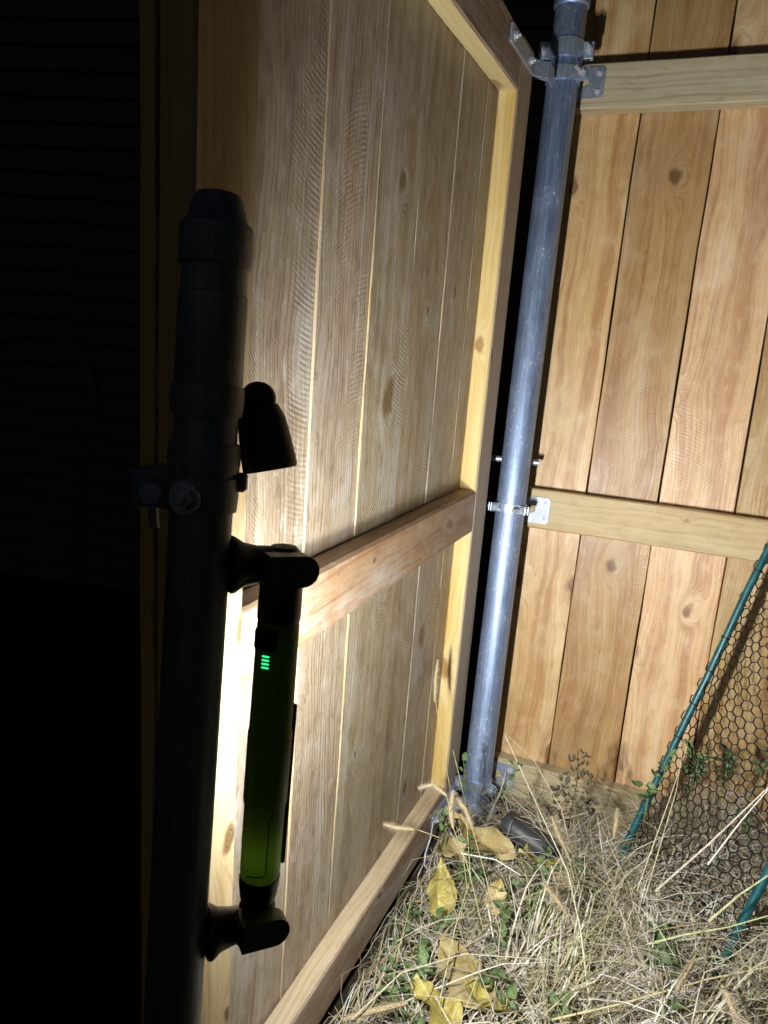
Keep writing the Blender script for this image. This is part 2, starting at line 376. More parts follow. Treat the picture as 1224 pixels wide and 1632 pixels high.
# ------------------------------------------------------------------ house wall behind, left dark background
wy = 1.72; wd = Vector((math.sin(wy), math.cos(wy), 0)); wn = wd.cross(Vector((0, 0, 1)))
wb = at(500, 400, 3.05); wb.z = 0
wall = thing('house_wall', mat4(wd, wn*-1, Vector((0, 0, 1)), wb), 'dark house wall of horizontal lap siding behind the gate', 'wall')
MB().box((0, .05, 1.6), (7.5, .06, 3.4)).build('wall_backing', M['siding'], wall)
bd = MB(); bd.raw([(-3.75, -.02, 0), (3.75, -.02, 0), (3.75, -.004, .112), (-3.75, -.004, .112), (-3.75, 0.012, 0), (3.75, .012, 0), (3.75, .012, .112), (-3.75, .012, .112)],
       [[0, 1, 2, 3], [5, 4, 7, 6], [4, 5, 1, 0], [3, 2, 6, 7], [1, 5, 6, 2], [4, 0, 3, 7]])
bdm = bd.mesh('siding_board', M['siding'], False)
for i in range(31): link('siding_board', bdm, wall, T((0, 0, .05+i*.102)))
px_ = (wall.matrix_world.inverted() @ at(228, 400, 3.0)).x
MB().box((px_, -.035, 1.6), (.035, .03, 3.3), .003).build('trim_board', M['trim'], wall)
wp = at(285, 600, 1.62)
pst = thing('timber_post', T((wp.x, wp.y, gh(wp.x, wp.y))), 'dark square timber post behind the near steel post', 'post')
link('shaft', board_mesh('shaft', .085, 2.6, .085, [M['darkwood']]*2, .004), pst, TR(0, -.04, 1.25, math.radians(90), 0, 0))
link('cap_block', board_mesh('cap_block', .1, .03, .1, [M['darkwood']]*2, .004), pst, TR(0, -.05, 2.57, math.radians(90), 0, 0))

# ------------------------------------------------------------------ wooden gate
gate = thing('wooden_gate', mat4(GU, GV, GN, gl(0, 0)), 'tall brown timber gate with framed vertical pickets lit by the work light', 'gate')
GW = [M['gate'], M['gate_edge']]
pm = [board_mesh('picket', .1435, 1.62, .016, GW, .0012, 16, .0009, k) for k in range(4)]
gaps = [-.905, -.771, -.626, -.481, -.338, -.193, -.060, .089]
offs = [0, 0, .0012, .0025, .0018, .0026, .0033]
for i in range(7):
    a, c = gaps[i], gaps[i+1]
    me = pm[i % 4] if abs(c-a-.145) < .004 else board_mesh('picket', c-a-.0018, 1.62, .016, GW, .0012, 16, .0009, 20+i)
    link('picket', me, gate, T(((a+c)/2, .029, -.0385+offs[i]-.001)))
RW = [M['stile'], M['yellow']]
railm = board_mesh('rail', .089, .815, .0375, [M['rail'], M['rail']], .0045, 10, .0005, 3)
for v_, nm in ((.738+.0445, 't'), (-.0445, 'm'), (-.679-.0445, 'b')):
    link('rail', railm if nm == 'm' else board_mesh('rail', .089, .815, .0375, [M['rail'], M['yellow'] if nm == 't' else M['frail']], .003, 10, .0005, 4), gate,
         TR(-.4075, v_, 0, 0, 0, math.radians(90)))
sm_ = board_mesh('stile', .089, 1.595, .0375, RW, .003, 14, .0006, 5)
link('stile', sm_, gate, T((.0447, .029, .0005)))
sm2 = board_mesh('stile', .089, 1.595, .0375, [M['frail'], M['yellow']], .003, 14, .0006, 6)
link('stile', sm2, gate, T((-.8600, .029, .0005)))
# hinge straps on the gate's far corners
def bolt(parent, p, r=.006, h=.006, axis='z', M_=None, mat='zinc', name='bolt'):
    b = MB(); hexp = [(r*math.cos(k*math.pi/3+.3), r*math.sin(k*math.pi/3+.3)) for k in range(6)]
    b.lathe([(r*1.5, 0), (r*1.5, h*.25)], 16); b.prism(hexp, h*.25, h); b.lathe([(r*.5, h), (r*.5, h*1.6), (r*.4, h*1.7)], 12)
    return b.build(name, M[mat], parent, M_ if M_ is not None else T(p))
for v_ in (.800, -.715):
    hs_ = MB(); hs_.box((-.005, v_, .0032), (.165, .030, .005), .0012)
    hs_.box((.088, v_, .014), (.03, .030, .005), .0012, Matrix.Identity(4) @ T((.088, v_, .014)) @ Matrix.Rotation(-.85, 4, 'Y') @ T((-.088, -v_, -.014)))
    hs_.box((.118, v_, .026), (.045, .03, .005), .0012)
    o = hs_.build('hinge_strap', M['galv2'], gate)
    bolt(o, (-.07, v_, .006)); bolt(o, (.045, v_, .006))

# ------------------------------------------------------------------ cedar fence panel
fence = thing('cedar_fence', mat4(FU, FV, FN, fl(0, 0)), 'tan cedar fence panel with three rails right of the far steel post', 'fence')
FW = [M['fence'], M['fedge']]
fm = [board_mesh('picket', .1505, 2.1, .016, FW, .0014, 16, .0012, 40+k) for k in range(4)]
for i in range(-1, 8):
    link('picket', fm[i % 4], fence, T(((i+.5)*.1533, .27, -.0387+random.uniform(-.0012, .0006))))
frm = [board_mesh('rail', .089, 1.36, .0375, [M['frail']]*2, .003, 14, .0007, 50+k) for k in range(3)]
for k, v_ in enumerate((.8503, -.0445, -.70)):
    link('rail', frm[k], fence, TR(-.133+.68, v_, 0, 0, 0, math.radians(90)))
# rail brackets (C-shaped plates, screws are sub-parts)
def cbracket(u, v, mat, k=1.):
    poly = [(-.062, -.030), (.030, -.030), (.036, -.024), (.036, .024), (.030, .030), (-.062, .030), (-.062, .012), (-.012, .012), (.004, .004), (.004, -.004), (-.012, -.012), (-.062, -.012)]
    b = MB(); b.prism([(x*k, y*k) for x, y in poly], .0008, .0042)
    o = b.build('rail_bracket', M[mat], fence, T((u, v, 0)))
    for y in (-.0175, .0175): bolt(o, (.024*k, y*k, .0042), .0045, .004, name='screw')
    return o
cbracket(-.112, .8555, 'galv2'); cbracket(-.106, -.047, 'zinc'); cbracket(-.104, -.695, 'galv2')

# ------------------------------------------------------------------ far steel post
PX, PY, PR = .2631*1.05, 1.5246*1.05, .0317
pz = gh(PX, PY)-.05
post = thing('steel_post', T((PX, PY, pz)), 'tall galvanised round steel post in the corner between gate and cedar fence', 'post')
MB().lathe([(PR, 0), (PR, 1.95-pz), (PR*.98, 1.951-pz)], 40).build('pipe', M['galv'], post)
MB().lathe([(PR*1.0, 0), (PR*1.10, .004), (PR*1.12, .02), (PR*1.12, .4), (.0, .405)], 40).build('sleeve', M['galv'], post, T((0, 0, 1.855-pz)))
def band(parent, z, h=.022, ears=(0,), mat='galv2', r=PR, bl=.03, boltm='zinc'):
    b = MB(); t = .0024
    b.lathe([(r+.0006, -h/2), (r+t, -h/2), (r+t+.0008, 0), (r+t, h/2), (r+.0006, h/2)], 40)
    o = b.build('band', M[mat], parent, T((0, 0, z)))
    for a in ears:
        e = MB(); A = Matrix.Rotation(a, 4, 'Z')
        for sd in (-1, 1): e.box((r+.011, sd*.0042, 0), (.024, .0026, h*.95), .001, A)
        e.build('ear', M[mat], o)
        c = MB(); B = A @ T((r+.014, 0, 0)) @ Matrix.Rotation(math.radians(90), 4, 'X')
        hx = [(.0075*math.cos(k*math.pi/3), .0075*math.sin(k*math.pi/3)) for k in range(6)]
        c.prism(hx, -.012, -.0058, B); c.prism(hx, .0058, .0115, B); c.lathe([(.004, -.014), (.004, bl)], 12, B)
        c.build('bolt', M[boltm], o)
    return o
def zat(y, d=1.52): return at(800, y, d).z - pz
def zpost(y):
    # height on the post axis that shows at image row y
    lo, hi = -.2, 2.6
    for _ in range(50):
        mid = (lo+hi)/2; q = Vector((PX, PY, mid))-Vector((0, 0, H)); yy = 816+FPX*q.dot(D_)/q.dot(fwd)
        if yy > y: lo = mid
        else: hi = mid
    return lo-pz
band(post, zpost(84), .034, (math.radians(-20), math.radians(175)), bl=.022)
band(post, zpost(124), .026, (math.radians(-42), math.radians(200)))
band(post, zpost(808), .020, (math.radians(-60), math.radians(205)))
band(post, zpost(1245), .024, (math.radians(-50), math.radians(190)))
band(post, zpost(1282), .030, (math.radians(-25), math.radians(200)), bl=.04)
pn = MB(); cd = Vector((.985, -.17, 0))
z_ = zpost(736); pn.tube([Vector((-.005, .043, z_))-cd*.058, Vector((-.005, .043, z_))+cd*.062], .0068, 14)
pn.tube([Vector((-.005, .043, z_))-cd*.060, Vector((-.005, .043, z_))-cd*.052], .0095, 6)
pn.build('cross_bolt', M['galv2'], post)

# ------------------------------------------------------------------ near steel post
A_ = at(313, 950, .51); NX, NY, NR = A_.x, A_.y, .0212
nz = gh(NX, NY)-.03
def znear(y):
    lo, hi = -.2, 2.6
    for _ in range(50):
        mid = (lo+hi)/2; q = Vector((NX, NY, mid))-Vector((0, 0, H)); yy = 816+FPX*q.dot(D_)/q.dot(fwd)
        if yy > y: lo = mid
        else: hi = mid
    return lo-nz
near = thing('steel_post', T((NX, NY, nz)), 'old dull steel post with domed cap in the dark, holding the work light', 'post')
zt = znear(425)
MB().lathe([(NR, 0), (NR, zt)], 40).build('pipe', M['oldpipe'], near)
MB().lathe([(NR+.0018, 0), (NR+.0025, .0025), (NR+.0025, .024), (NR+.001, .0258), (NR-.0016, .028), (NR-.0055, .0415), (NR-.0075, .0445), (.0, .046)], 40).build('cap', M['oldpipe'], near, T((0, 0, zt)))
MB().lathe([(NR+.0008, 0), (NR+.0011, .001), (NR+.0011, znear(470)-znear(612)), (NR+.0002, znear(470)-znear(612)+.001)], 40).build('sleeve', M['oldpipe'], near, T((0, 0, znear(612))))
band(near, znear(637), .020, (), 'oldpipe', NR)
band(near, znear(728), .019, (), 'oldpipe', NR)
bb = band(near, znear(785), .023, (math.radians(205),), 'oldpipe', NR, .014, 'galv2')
MB().box((NR+.003, .004, .009), (.010, .009, .013), .002).build('nut', M['oldpipe'], bb)
bolt(bb, None, .0075, .007, M_=Matrix.Rotation(math.radians(-103), 4, 'Z') @ T((NR+.002, 0, -.001)) @ Matrix.Rotation(math.radians(90), 4, 'Y'), mat='galv2', name='nut')
# rail end cup hanging from the upper band
cp = at(412, 640, .525)-Vector((NX, NY, nz))
c = MB(); axis_cam = fwd
zc = Vector((0, 0, 1)); tilt = Vector((-.26, .05, 1)).normalized()
Q = Matrix.Translation(cp) @ tilt.to_track_quat('Z', 'Y').to_matrix().to_4x4()
Q = Q @ Matrix.Diagonal((.93, .93, .82, 1))
c.lathe([(.0, .003), (.0105, .0), (.0150, -.006), (.0185, -.016), (.0203, -.036), (.0212, -.054), (.0213, -.058), (.0200, -.0605), (.0180, -.060), (.016, -.05), (.0, -.048)], 28, Q)
K = Matrix.Translation(cp+Vector((0, 0, .002))) @ Matrix.Scale(.86, 4) @ Vector((.1, -1, 0)).to_track_quat('Z', 'Y').to_matrix().to_4x4()
c.lathe([(.0130, -.008), (.0142, -.006), (.0142, .006), (.0130, .008), (.006, .008), (.005, .011), (0, .011)], 28, K)
c.lathe([(.0130, -.008), (0, -.008)], 28, K)
c.build('rail_end_cup', M['plastic'], near)
# clamp ear on the dark side
e = MB(); el = at(258, 775, .535)-Vector((NX, NY, nz))
e.tube([el+Vector((.03, -.005, .0)), el+Vector((.0, .0, .006)), el+Vector((-.02, .01, .004))], [.011, .012, .008], 12)
e.tube([el+Vector((-.006, -.005, .0)), el+Vector((-.002, -.006, -.03))], .004, 8)
e.build('clamp_ear', M['oldpipe'], near)

# ------------------------------------------------------------------ work light (its LED strip lights the scene)
B_ = at(432, 1150, .553); LK = .9125
LY = .2                                    # yaw the LED face looks towards
RZ = Matrix.Rotation(-LY, 4, 'Z')
lamp = thing('work_light', T(B_) @ RZ @ Matrix.Scale(LK, 4), 'green stick work light with two swivel arms clamped to the near steel post by magnets', 'work light')
def rbox_prof(w_, d_, r, n=5):
    pts = []
    for sx, sy, a0 in ((1, 1, 0), (-1, 1, 90), (-1, -1, 180), (1, -1, 270)):
        for k in range(n+1):
            a = math.radians(a0+90*k/n); pts.append((sx*(w_/2-r)+r*math.cos(a), sy*(d_/2-r)+r*math.sin(a)))
    return pts
def loft(secs, n=5, cap=True, M_=None):
    b = MB(); vs_ = []; fs = []
    for w_, d_, r, z, dx, dy in secs: vs_ += [(x+dx, y+dy, z) for x, y in rbox_prof(w_, d_, r, n)]
    k = 4*(n+1)
    for i in range(len(secs)-1):
        for j in range(k): fs.append([i*k+j, i*k+(j+1) % k, (i+1)*k+(j+1) % k, (i+1)*k+j])
    if cap: fs.append(list(range(k))[::-1]); fs.append([(len(secs)-1)*k+j for j in range(k)])
    return b.raw(vs_, fs, 0, None, M_)
ZB, ZT = -.142, .088; LR = Matrix.Rotation(-.62, 4, 'Z')
# housing: open box towards +y is closed by the recessed LED face, so housing front sits behind a raised bezel
loft([(.031, .030, .0142, ZB, 0, 0), (.0335, .0315, .0148, ZB+.008, 0, 0), (.0345, .032, .0150, ZB+.07, 0, 0), (.0345, .032, .0150, ZB+.0705, 0, 0),
      (.0365, .0325, .0150, ZB+.073, 0, 0), (.0365, .0325, .0150, ZB+.133, 0, 0), (.0350, .0318, .0150, ZB+.137, 0, 0), (.0340, .0315, .0150, ZT-.004, 0, 0), (.032, .029, .0142, ZT, 0, 0)]).build('housing', M['green'], lamp)
bz = MB(); LZ0, LZ1 = -.126, .012
for x in (-.0095, .0095): bz.box((x, .0165, (LZ0+LZ1)/2), (.002, .0034, LZ1-LZ0+.006), .0006)
for z in (LZ0-.0015, LZ1+.0015): bz.box((0, .0165, z), (.0166, .0034, .003), .0006)
bz.box((0, .0164, (LZ0+LZ1)/2), (.0166, .0004, LZ1-LZ0))
bz.build('bezel', M['plastic'], lamp, LR)
MB().raw([(-.0083, .0168, LZ0), (-.0083, .0168, LZ1), (.0083, .0168, LZ1), (.0083, .0168, LZ0)], [[0, 1, 2, 3]]).build('led_strip', M['led'], lamp, LR, False)
MB().box((0, .006, ZB+.026), (.012, .004, .030), .001).build('added_inner_glow', M['added_glow'], lamp)  # added glowing block, makes the translucent housing shine from within
loft([(.033, .030, .013, ZT-.001, 0, 0), (.034, .031, .013, ZT+.003, 0, 0), (.0335, .0305, .013, ZT+.030, 0, 0), (.031, .028, .012, ZT+.034, 0, 0)]).build('end_cap', M['plastic'], lamp)
loft([(.024, .022, .009, ZB-.022, 0, 0), (.030, .027, .012, ZB-.017, 0, 0), (.033, .030, .013, ZB-.006, 0, 0), (.0335, .0305, .013, ZB+.003, 0, 0)]).build('end_cap', M['plastic'], lamp)
loft([(.017, .003, .0014, .066, -.004, -.0155), (.019, .0034, .0016, .0685, -.004, -.0155), (.019, .0034, .0016, .0815, -.004, -.0155), (.017, .003, .0014, .084, -.004, -.0155)]).build('power_button', M['plastic'], lamp)
for k in range(4):
    MB().box((-.003, -.0160, .0610-k*.0031), (.0062, .0012, .0014), .0004, Matrix.Identity(4)).build('indicator_bar', M['ind'], lamp)
tr_ = MB(); tr_.tube([(.0105, -.0156, .062), (.0105, -.0156, -.006)], .0005, 6)
tr_.build('seam', M['greend'], lamp)
tr_ = MB(); tr_.tube([(.0125, -.0150, ZB+.070), (.0105, -.0157, ZB+.064), (.0105, -.0157, ZB+.018), (.008, -.0157, ZB+.012), (-.006, -.0157, ZB+.010)], .0006, 6)
tr_.build('seam', M['greend'], lamp)
# arms: built in the direction post -> lamp
pa = Vector((NX, NY, 0)); pl = Vector((B_.x, B_.y, 0)); ad = (pl-pa); adl = ad.length/LK; ad.normalize(); NRs = NR/LK
AM = lamp.matrix_world.inverted() @ mat4(ad, Vector((0, 0, 1)).cross(ad), Vector((0, 0, 1)), B_) @ Matrix.Scale(LK, 4)   # x: away from the post
for zc_, sg in ((ZT+.046, 1), (ZB-.034, -1)):
    kn = MB(); kn.lathe([(.0, .0), (.0135, .0), (.0155, .003), (.0162, .012), (.0150, .021), (.010, .0265), (.0, .0285)] if sg > 0 else [(.0, .0), (.0135, 0), (.0155, -.003), (.0160, -.012), (.0140, -.020), (.008, -.024), (.0, -.025)], 28)
    ko = kn.build('swivel_knuckle', M['plastic'], lamp, T((0, 0, zc_-.012*sg)))
    a = MB(); x0 = -adl+NRs+.024
    n_ = 10; poly = [(x0, -.0125), (.008, -.0125)]+[(.008+.0125*math.cos(t_), .0125*math.sin(t_)) for t_ in [-math.pi/2+math.pi*k/n_ for k in range(1, n_)]]+[(.008, .0125), (x0, .0125)]
    bm = bmesh.new()
    Mx = AM @ T((0, -.0205, zc_)) @ Matrix.Rotation(math.radians(90), 4, 'X')
    a.prism(poly, -.0075, .0075, Mx)
    a.build('arm', M['greend'], lamp)
    ft = MB(); FMx = AM @ T((-adl+NRs, 0, zc_-(.006 if sg < 0 else 0))) @ Matrix.Rotation(math.radians(90), 4, 'Y')
    ft.lathe([(0, .0005), (.0215, .0005), (.0225, .002), (.0222, .004), (.0175, .011), (.0150, .022), (.0145, .034), (.012, .036), (0, .036)], 32, FMx)
    ft.box((-adl+NRs+.032, -.0125, zc_), (.02, .022, .024), .003, AM)
    ft.build('magnet_foot', M['plastic'], lamp)

# ------------------------------------------------------------------ teal framed net leaning on the fence
f1 = at(972, 1400, 1.50); t1 = fl(.372, -.035, .065)
f2 = at(1085, 1665, 1.28); dr = (t1-f1)
t1b = f1+dr*1.7; t2b = f2+dr*1.35
net = thing('framed_net', T(f1), 'leaning teal tube frame with black netting against the cedar fence', 'net frame')
def loc(p): return Vector(p)-f1
def wob(a, c_, n_=14, k=.004): return [a.lerp(c_, i/n_)+Vector((noise.noise((i*.5, 1, 2)), noise.noise((i*.5, 5, 2)), 0))*k for i in range(n_+1)]
tubo = MB().tube([loc(p) for p in wob(f1, t1b)], .0074, 14).build('frame_tube', M['teal'], net)
tub2 = MB().tube([loc(p) for p in wob(f2-dr*.05, t2b)], .0074, 14).build('frame_tube', M['teal'], net)
MB().tube([loc(p) for p in wob(t1b, t2b+dr*.35)], .0074, 14).build('frame_tube', M['teal'], net)
dn = dr.normalized(); prp = (f2-f1); wid = 0.62
side = (f2-f1)-dn*((f2-f1).dot(dn)); sl = side.length; side.normalize(); nrm = dn.cross(side)
def surf(s_, t_):
    # s along side from tube one to tube two, t up along the tubes; slack
    p = f1 + dn*t_ + side*s_
    sag = math.sin(math.pi*max(0, min(1, s_/sl)))
    p = p + nrm*(.028*sag*noise.noise((s_*4, t_*3, 7.)) - .02*sag) + dn*(.02*noise.noise((s_*5, t_*5, 1.)) + .005*noise.noise((s_*38, t_*38, 3.))) + side*(.005*noise.noise((s_*36, t_*36, 9.)) + .012*noise.noise((s_*6, t_*4, 4.)))
    return loc(p)
cell = .0195; a_ = cell/math.sqrt(3); b = MB(); edges = set(); vid = {}
def hv(i, j, k):
    return None
def key(s_, t_): return (round(s_*1e5), round(t_*1e5))
segs = {}
L_ = dr.length*1.7
ni, nj = int(sl/cell)+3, int(L_/(1.5*a_))+2
for j in range(-2, nj):
    for i in range(-1, ni):
        cs_ = i*cell+(cell/2 if j % 2 else 0); ct = j*1.5*a_
        pts = [(cs_+a_*math.sin(math.pi/3*k), ct+a_*math.cos(math.pi/3*k)) for k in range(6)]
        for k in range(6):
            p, q = pts[k], pts[(k+1) % 6]; mx = ((p[0]+q[0])/2, (p[1]+q[1])/2)
            if -.014 < mx[0] < sl+.014: segs[key(*mx)] = (p, q)
for p, q in segs.values():
    P_, Q_ = surf(*p), surf(*q); dd = (Q_-P_)
    if dd.length < 1e-6: continue
    P_ -= dd*.05; Q_ += dd*.05
    b.tube([P_, Q_], .0012, 4, False)
tag(b.build('netting', M['net'], net), None, kind='stuff')
for k in range(-1, 9):
    t_ = .105+k*.0735
    p = f1+dn*t_; B = T(loc(p)) @ dn.to_track_quat('Z', 'Y').to_matrix().to_4x4()
    cb = MB().lathe([(.0074, -.0018), (.0088, -.0014), (.0088, .0014), (.0074, .0018)], 16, B)
    q_ = B @ Vector((.0085, 0, 0)); cb.tube([q_, q_+Vector((random.uniform(-.004, .012), -.008, random.uniform(-.006, .004)))], .0011, 6)
    cb.build('cable_tie', M['net'], net)

# ------------------------------------------------------------------ drain tube stub at the post foot
d0 = at(806, 1312, 1.53); d1 = at(885, 1365, 1.46)
dt = thing('drain_tube', T((d0.x, d0.y, d0.z)), 'grey black plastic drain tube lying at the far post foot', 'tube')
dv = (d1-d0).normalized(); B = dv.to_track_quat('Z', 'Y').to_matrix().to_4x4(); Ld = (d1-d0).length
MB().lathe([(.0255, 0), (.029, 0), (.030, .002), (.030, .03), (.0285, .033), (.0285, Ld)], 32, B).build('tube_wall', M['rubber'], dt)
MB().lathe([(.0255, 0), (.0255, Ld)], 32, B).build('tube_bore', M['rubber'], dt)

# ------------------------------------------------------------------ hose loop in the dark at left
hc = at(30, 650, 1.1); pts = [hc+R_*(.115*math.cos(a))-D_*(.12*math.sin(a))+fwd*(.02*a) for a in [k*.12 for k in range(0, 40)]]
ho = MB().tube(pts, .008, 10).build('garden_hose', M['hose'])
tag(ho, 'faint pale hose loop in the dark at far left', 'hose')

# ------------------------------------------------------------------ grass
def in_bed(x, y):
    # right of the gate, in front of the fence
    g = (Vector((x, y, 0))-Vector((GO.x, GO.y, 0))); wg = g.dot(Vector((GN.x, GN.y, 0)).normalized())
    f = (Vector((x, y, 0))-Vector((FO.x, FO.y, 0))); wf = f.dot(Vector((FN.x, FN.y, 0)).normalized())
    return wg, wf
class Ribbons:
    def __init__(s): s.v = []; s.f = []; s.c = []
    def add(s, pts, w0, col, flat=None):
        k = len(pts); b = len(s.v)
        for i, p in enumerate(pts):
            t = (pts[min(i+1, k-1)]-pts[max(i-1, 0)]).normalized()
            sd = t.cross(flat if flat else Vector((0, 0, 1)))
            if sd.length < .05: sd = t.orthogonal()
            sd.normalize(); ww = w0*(1-.8*(i/(k-1))**1.5)/2; up = sd.cross(t)*ww*.5
            s.v += [p-sd*ww, p+up, p+sd*ww]; s.c += [col]*3
        for i in range(k-1):
            for j in (0, 1): s.f.append([b+i*3+j, b+i*3+j+1, b+i*3+j+4, b+i*3+j+3])
    def build(s, name, mat):
        me = bpy.data.meshes.new(name); me.from_pydata(s.v, [], s.f); me.materials.append(mat)
        ca = me.color_attributes.new('tint', 'FLOAT_COLOR', 'POINT')
        ca.data.foreach_set('color', [x for c in s.c for x in (*c, 1)])
        me.polygons.foreach_set('use_smooth', [True]*len(s.f)); me.update()
        o = bpy.data.objects.new(name, me); COL.objects.link(o); return o
STRAW = [(.56, .49, .32), (.66, .61, .44), (.46, .38, .21), (.72, .69, .56), (.36, .29, .17), (.50, .49, .26), (.60, .52, .44), (.40, .33, .25)]
GREENS = [(.18, .24, .07), (.26, .32, .11), (.36, .40, .18), (.12, .18, .05)]
def vary(c):
    if random.random() < .14: c = (.78, .75, .64)
    k = random.uniform(.65, 1.2)
    return tuple(min(.8, x*k) for x in c)
def blade(R, x, y, L, lift, droop, az, w0, col, base=0., kink=0.):
    p = Vector((x, y, gh(x, y)+base)); el = lift; pts = [p.copy()]; n_ = 6
    for i in range(n_):
        d_ = Vector((math.cos(az)*math.cos(el), math.sin(az)*math.cos(el), math.sin(el)))
        p = p+d_*(L/n_)
        g_ = gh(p.x, p.y)+.004
        if p.z < g_: p.z = g_+random.uniform(0, .006); el = max(el, 0)
        wg, wf = in_bed(p.x, p.y)
        if wf < .012: p = p+Vector((FN.x, FN.y, 0))*(.012-wf); az += random.uniform(.4, 1.2)*random.choice((-1, 1))
        if wg < .02 and p.z > .03: p = p+Vector((GN.x, GN.y, 0))*(.02-wg); az += .5
        pts.append(p.copy()); el -= droop/n_; az += random.gauss(0, .10)+kink*(i == 3)
    R.add(pts, w0, col)
R = Ribbons(); cnt = 0
random.seed(5)
while cnt < 10500:
    x = random.uniform(-.1, 1.35); y = random.uniform(.75, 1.72)
    wg, wf = in_bed(x, y)
    if wf < .015 or wg < .015: continue
    if wg < .14 and random.random() < .65: continue
    cnt += 1; q = random.random()
    if q < .55:   # matted thatch
        blade(R, x, y, random.uniform(.05, .2), random.uniform(-.1, .5), random.uniform(.2, 1.2), random.uniform(0, 6.28), random.uniform(.0010, .0030), vary(random.choice(STRAW)), random.uniform(0, .05), random.gauss(0, .5))
    elif q < .85:  # longer fallen straws
        blade(R, x, y, random.uniform(.12, .34), random.uniform(.0, .7), random.uniform(.4, 1.4), random.gauss(1.1, 1.5), random.uniform(.0011, .0034), vary(random.choice(STRAW)), random.uniform(.01, .07), random.gauss(0, .3))
    else:
        blade(R, x, y, random.uniform(.08, .22), random.uniform(.3, 1.2), random.uniform(.5, 1.6), random.uniform(0, 6.28), random.uniform(.0014, .0032), vary(random.choice(GREENS+STRAW[:4])), random.uniform(0, .03))
for k in range(420):
    x = random.uniform(.1, 1.2); y = random.uniform(.85, 1.55); wg, wf = in_bed(x, y)
    if wf < .06 or wg < .1: continue
    blade(R, x, y, random.uniform(.05, .16), random.uniform(.1, .9), random.uniform(.8, 2.6), random.uniform(0, 6.28), random.uniform(.0038, .0065), vary(random.choice(STRAW[:4]+STRAW[6:])), random.uniform(.02, .06), random.gauss(0, .9))
# tall tufts against the fence foot and out through the net
for k in range(900):
    u = random.uniform(.0, 1.05)
    if u < .24 and random.random() < .75: continue; p = fl(u, 0, random.uniform(.02, .30))
    blade(R, p.x, p.y, random.uniform(.10, .30), random.uniform(.6, 1.5), random.uniform(.6, 1.9), random.uniform(0, 6.28), random.uniform(.0008, .0018), vary(random.choice(STRAW)), 0, random.gauss(0, .3))
for k in range(95):
    cx_ = random.uniform(.28, 1.08); cy_ = random.uniform(1.0, 1.5); wg, wf = in_bed(cx_, cy_)
    if wf < .05 or wg < .12: continue
    ca = random.uniform(0, 6.28); cl = random.uniform(.3, 1.3); cc = random.choice(STRAW+STRAW[:4]+GREENS[1:3]); lg = random.uniform(.14, .3)
    for q_ in range(random.randint(12, 30)):
        blade(R, cx_+random.gauss(0, .018), cy_+random.gauss(0, .018), lg*random.uniform(.5, 1.15), cl+random.gauss(0, .25), random.uniform(.8, 2.2), ca+random.gauss(0, .45), random.uniform(.0012, .0042), vary(cc), random.uniform(.0, .05), random.gauss(0, .6))
for k in range(160):
    x, y = random.choice(((.19, 1.27), (.15, 1.12), (.28, 1.3), (.12, 1.05), (.33, 1.36)))
    blade(R, x+random.uniform(-.1, .08), y+random.uniform(-.1, .06), random.uniform(.1, .28), random.uniform(.1, .8), random.uniform(.3, 1.2), random.uniform(0, 6.28), random.uniform(.0009, .002), vary(random.choice(STRAW+GREENS)), random.uniform(.02, .05))
tag(R.build('dry_grass', M['grass']), 'matted heap of dry straw coloured grass on the ground', 'grass', kind='stuff')

# thick pale stalks that stand out one by one
def stalk(pp, w0, col, label):
    pts = [at(*p) for p in pp]; fine = []
    for i in range(len(pts)-1):
        for k in range(4): fine.append(pts[i].lerp(pts[i+1], k/4))
    fine.append(pts[-1]); base = fine[0].copy()
    b = MB().tube([p-base for p in fine], [w0*(1-.55*i/(len(fine)-1)) for i in range(len(fine))], 6)
    s_ = simple('stalk '+label[:20], col, .55, 0, .3, .3, 90.)
    tag(b.build('grass_stalk', s_, None, T(base)), label, 'grass stalk', 'long grass stalks')
stalk([(1045, 1420, 1.30), (1130, 1345, 1.26), (1240, 1240, 1.22)], .0022, (.55, .48, .38), 'thick pale dry stalk slanting up across the net at right')
stalk([(1128, 1378, 1.26), (1180, 1310, 1.24), (1240, 1240, 1.21)], .0016, (.66, .63, .52), 'thin white dry stalk beside the thick slanting one')
stalk([(1032, 1505, 1.22), (1090, 1490, 1.2), (1160, 1478, 1.19), (1240, 1455, 1.17)], .002, (.42, .46, .22), 'pale green stalk lying across the straw below the net')
stalk([(1130, 1468, 1.2), (1180, 1425, 1.19), (1240, 1385, 1.17)], .0022, (.48, .47, .26), 'flat yellow green stalk at the right edge before the lower teal tube')
stalk([(940, 1600, 1.16), (925, 1480, 1.2), (905, 1390, 1.28), (850, 1270, 1.38), (805, 1172, 1.42)], .0016, (.58, .54, .36), 'tall thin straw leaning left in front of the far post')
stalk([(925, 1420, 1.3), (895, 1290, 1.38), (850, 1210, 1.42), (806, 1170, 1.44)], .0012, (.50, .40, .26), 'brown straw arching over the drain tube to the fence corner')
stalk([(1015, 1420, 1.3), (1065, 1280, 1.34), (1095, 1190, 1.38)], .0011, (.55, .52, .33), 'straight pale straw just right of the teal tube')
stalk([(1025, 1440, 1.28), (1078, 1260, 1.34), (1090, 1180, 1.38)], .0011, (.47, .43, .25), 'straight dull straw crossing the net beside the teal tube')
stalk([(700, 1600, 1.14), (725, 1480, 1.2), (750, 1400, 1.28), (742, 1280, 1.36), (722, 1195, 1.4)], .0012, (.42, .44, .22), 'thin greenish stem rising before the gate corner')
stalk([(560, 1625, 1.04), (640, 1550, 1.1), (740, 1520, 1.14), (880, 1530, 1.16)], .0012, (.55, .52, .36), 'long pale straw lying across the lower heap')
